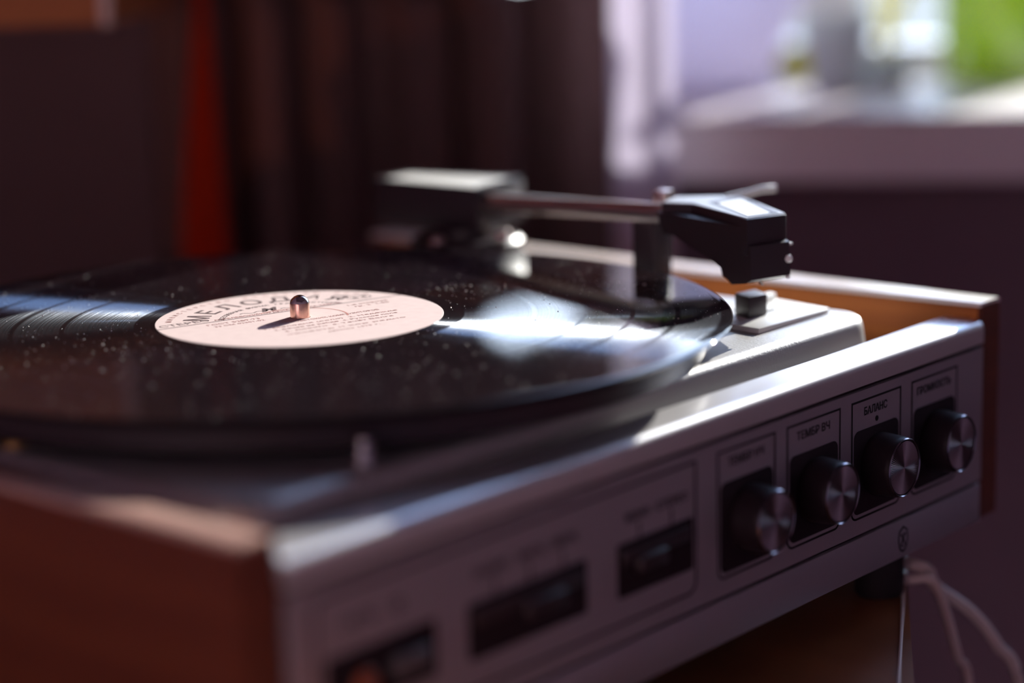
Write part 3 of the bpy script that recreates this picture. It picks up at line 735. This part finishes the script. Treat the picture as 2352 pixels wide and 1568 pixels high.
# ------------------------------------------------------------------ on the windowsill
SZ = 9.2
def at(n, t): q = nt(n, t); return (q.x, q.y, 0)
pt_ = thing('flower_pot', 'large pale grey flower pot at the left end of the windowsill', 'pot', nt(740, 81, SZ))
c = at(740, 81)
obj('pot_body', lathe([(48, SZ), (50, SZ+2), (75, SZ+62), (85, SZ+118), (87, SZ+128), (84, SZ+128), (73, SZ+70), (48, SZ+8), (0, SZ+8)], c, seg=64), MT['pot'], pt_, smooth=True)
obj('saucer', lathe([(52, SZ), (58, SZ+6), (56, SZ+6), (50, SZ+2), (0, SZ+2)], c, seg=48), MT['pot'], pt_, smooth=True)
def leaf_bm(p0, d, length, width, droop, bm, roll_=0.0):
    p0 = Vector(p0); d = Vector(d).normalized(); s = d.cross(Z).normalized(); n = 7; L_ = []; Rr = []
    s = (s*math.cos(roll_)+Z*math.sin(roll_)).normalized()
    for i in range(n+1):
        f = i/n; w = width*math.sin(math.pi*min(1, f*.93+.05))**.8*.5; p = p0+d*length*f-Z*droop*f*f
        L_.append(bm.verts.new(p+s*w+Z*w*.25)); Rr.append(bm.verts.new(p-s*w+Z*w*.25))
    for i in range(n): bm.faces.new((L_[i], L_[i+1], Rr[i+1], Rr[i]))
def plant(name, label, n, t, stems, potr, poth, group=None, potmat='cup'):
    th_ = thing(name, label, 'plant', nt(n, t, SZ), group); c = at(n, t)
    obj('pot', lathe([(potr*.7, SZ), (potr*.75, SZ+1), (potr, SZ+poth), (potr*.92, SZ+poth), (potr*.7, SZ+4), (0, SZ+4)], c, seg=40), MT[potmat], th_, smooth=True)
    obj('potting_soil', lathe([(potr*.86, SZ+poth-8), (potr*.5, SZ+poth-5), (0, SZ+poth-4)], c, seg=24, close=True), MT['soil'], th_, smooth=True)
    for (dn, dt, dz, L_, W_, dr) in stems:
        base = nt(n, t, SZ+poth-8); tip = nt(n+dn, t+dt, SZ+dz)
        path = smooth_path([base, base.lerp(tip, .5)+Z*8, tip], 5)
        obj('stem', tube(path, 1.6, 8), MT['green'], th_, smooth=True)
        lb = bmesh.new(); leaf_bm(tip, (tip-base)*Vector((1, 1, .15)) if (tip-base).xy.length > 3 else T, L_, W_, dr, lb, roll_=.5)
        lo = obj('leaf', lb, MT['green'], th_, smooth=True)
        md = lo.modifiers.new('thick', 'SOLIDIFY'); md.thickness = .0008
plant('potted_plant', 'yellow-green leafy plant in a small white pot on the windowsill', 752, 208, [(-8, 14, 66, 58, 44, 14), (4, -4, 92, 52, 46, 30), (-6, 26, 84, 60, 42, 40), (6, 8, 120, 60, 50, 10), (-10, 6, 78, 34, 40, 34)], 24, 22)
jr = thing('green_jar', 'yellow-green glass jar at the right on the windowsill', 'jar', nt(792, 287, SZ)); c = at(792, 287)
obj('jar_body', lathe([(32, SZ), (37, SZ+2), (39, SZ+8), (39, SZ+110), (34, SZ+124), (30, SZ+134), (30, SZ+150), (27, SZ+150), (27, SZ+132), (36, SZ+108), (36, SZ+10), (0, SZ+6)], c, seg=56), MT['gglass'], jr, smooth=True)
obj('jar_lid', lathe([(32, SZ+146), (32.5, SZ+148), (32.5, SZ+162), (31, SZ+164), (0, SZ+164)], c, seg=40), MT['cup'], jr, smooth=True)
cp = thing('white_cup', 'small white cup standing between the pot and the plant', 'cup', nt(705, 178, SZ)); c = at(705, 178)
obj('cup_body', lathe([(15, SZ), (16, SZ+1), (21, SZ+34), (22, SZ+50), (20.5, SZ+50), (15, SZ+4), (0, SZ+4)], c, seg=40), MT['cup'], cp, smooth=True)
obj('handle', tube(smooth_path([nt(705-19, 178+6, SZ+40), nt(705-30, 178+9, SZ+36), nt(705-31, 178+9, SZ+20), nt(705-18, 178+6, SZ+14)], 5), 2.2, 8), MT['cup'], cp, smooth=True)
lm = thing('lime', 'small yellow-green lime on the sill beside the grey pot', 'fruit', nt(795, 150, SZ)); c = at(795, 150)
obj('fruit_body', lathe([(0, SZ), (6, SZ+1), (11, SZ+5), (13, SZ+12), (11, SZ+19), (6, SZ+23), (1.5, SZ+25), (0, SZ+25)], c, seg=32), MT['green'], lm, smooth=True)

# unseen box added further right on the sill to keep the sun off the table
pb = thing('shade_planter', 'unseen white planter box added at the right end of the windowsill to shade the table', 'planter', nt(700, 560, SZ))
b = slab(640, 760, 425, 700, SZ, 165)
bmesh.ops.bevel(b, geom=b.edges[:], offset=4, segments=2, affect='EDGES')
obj('box_body', b, MT['frame'], pb, smooth=True)
obj('potting_soil', slab(648, 752, 433, 692, 160, 168), MT['soil'], pb)
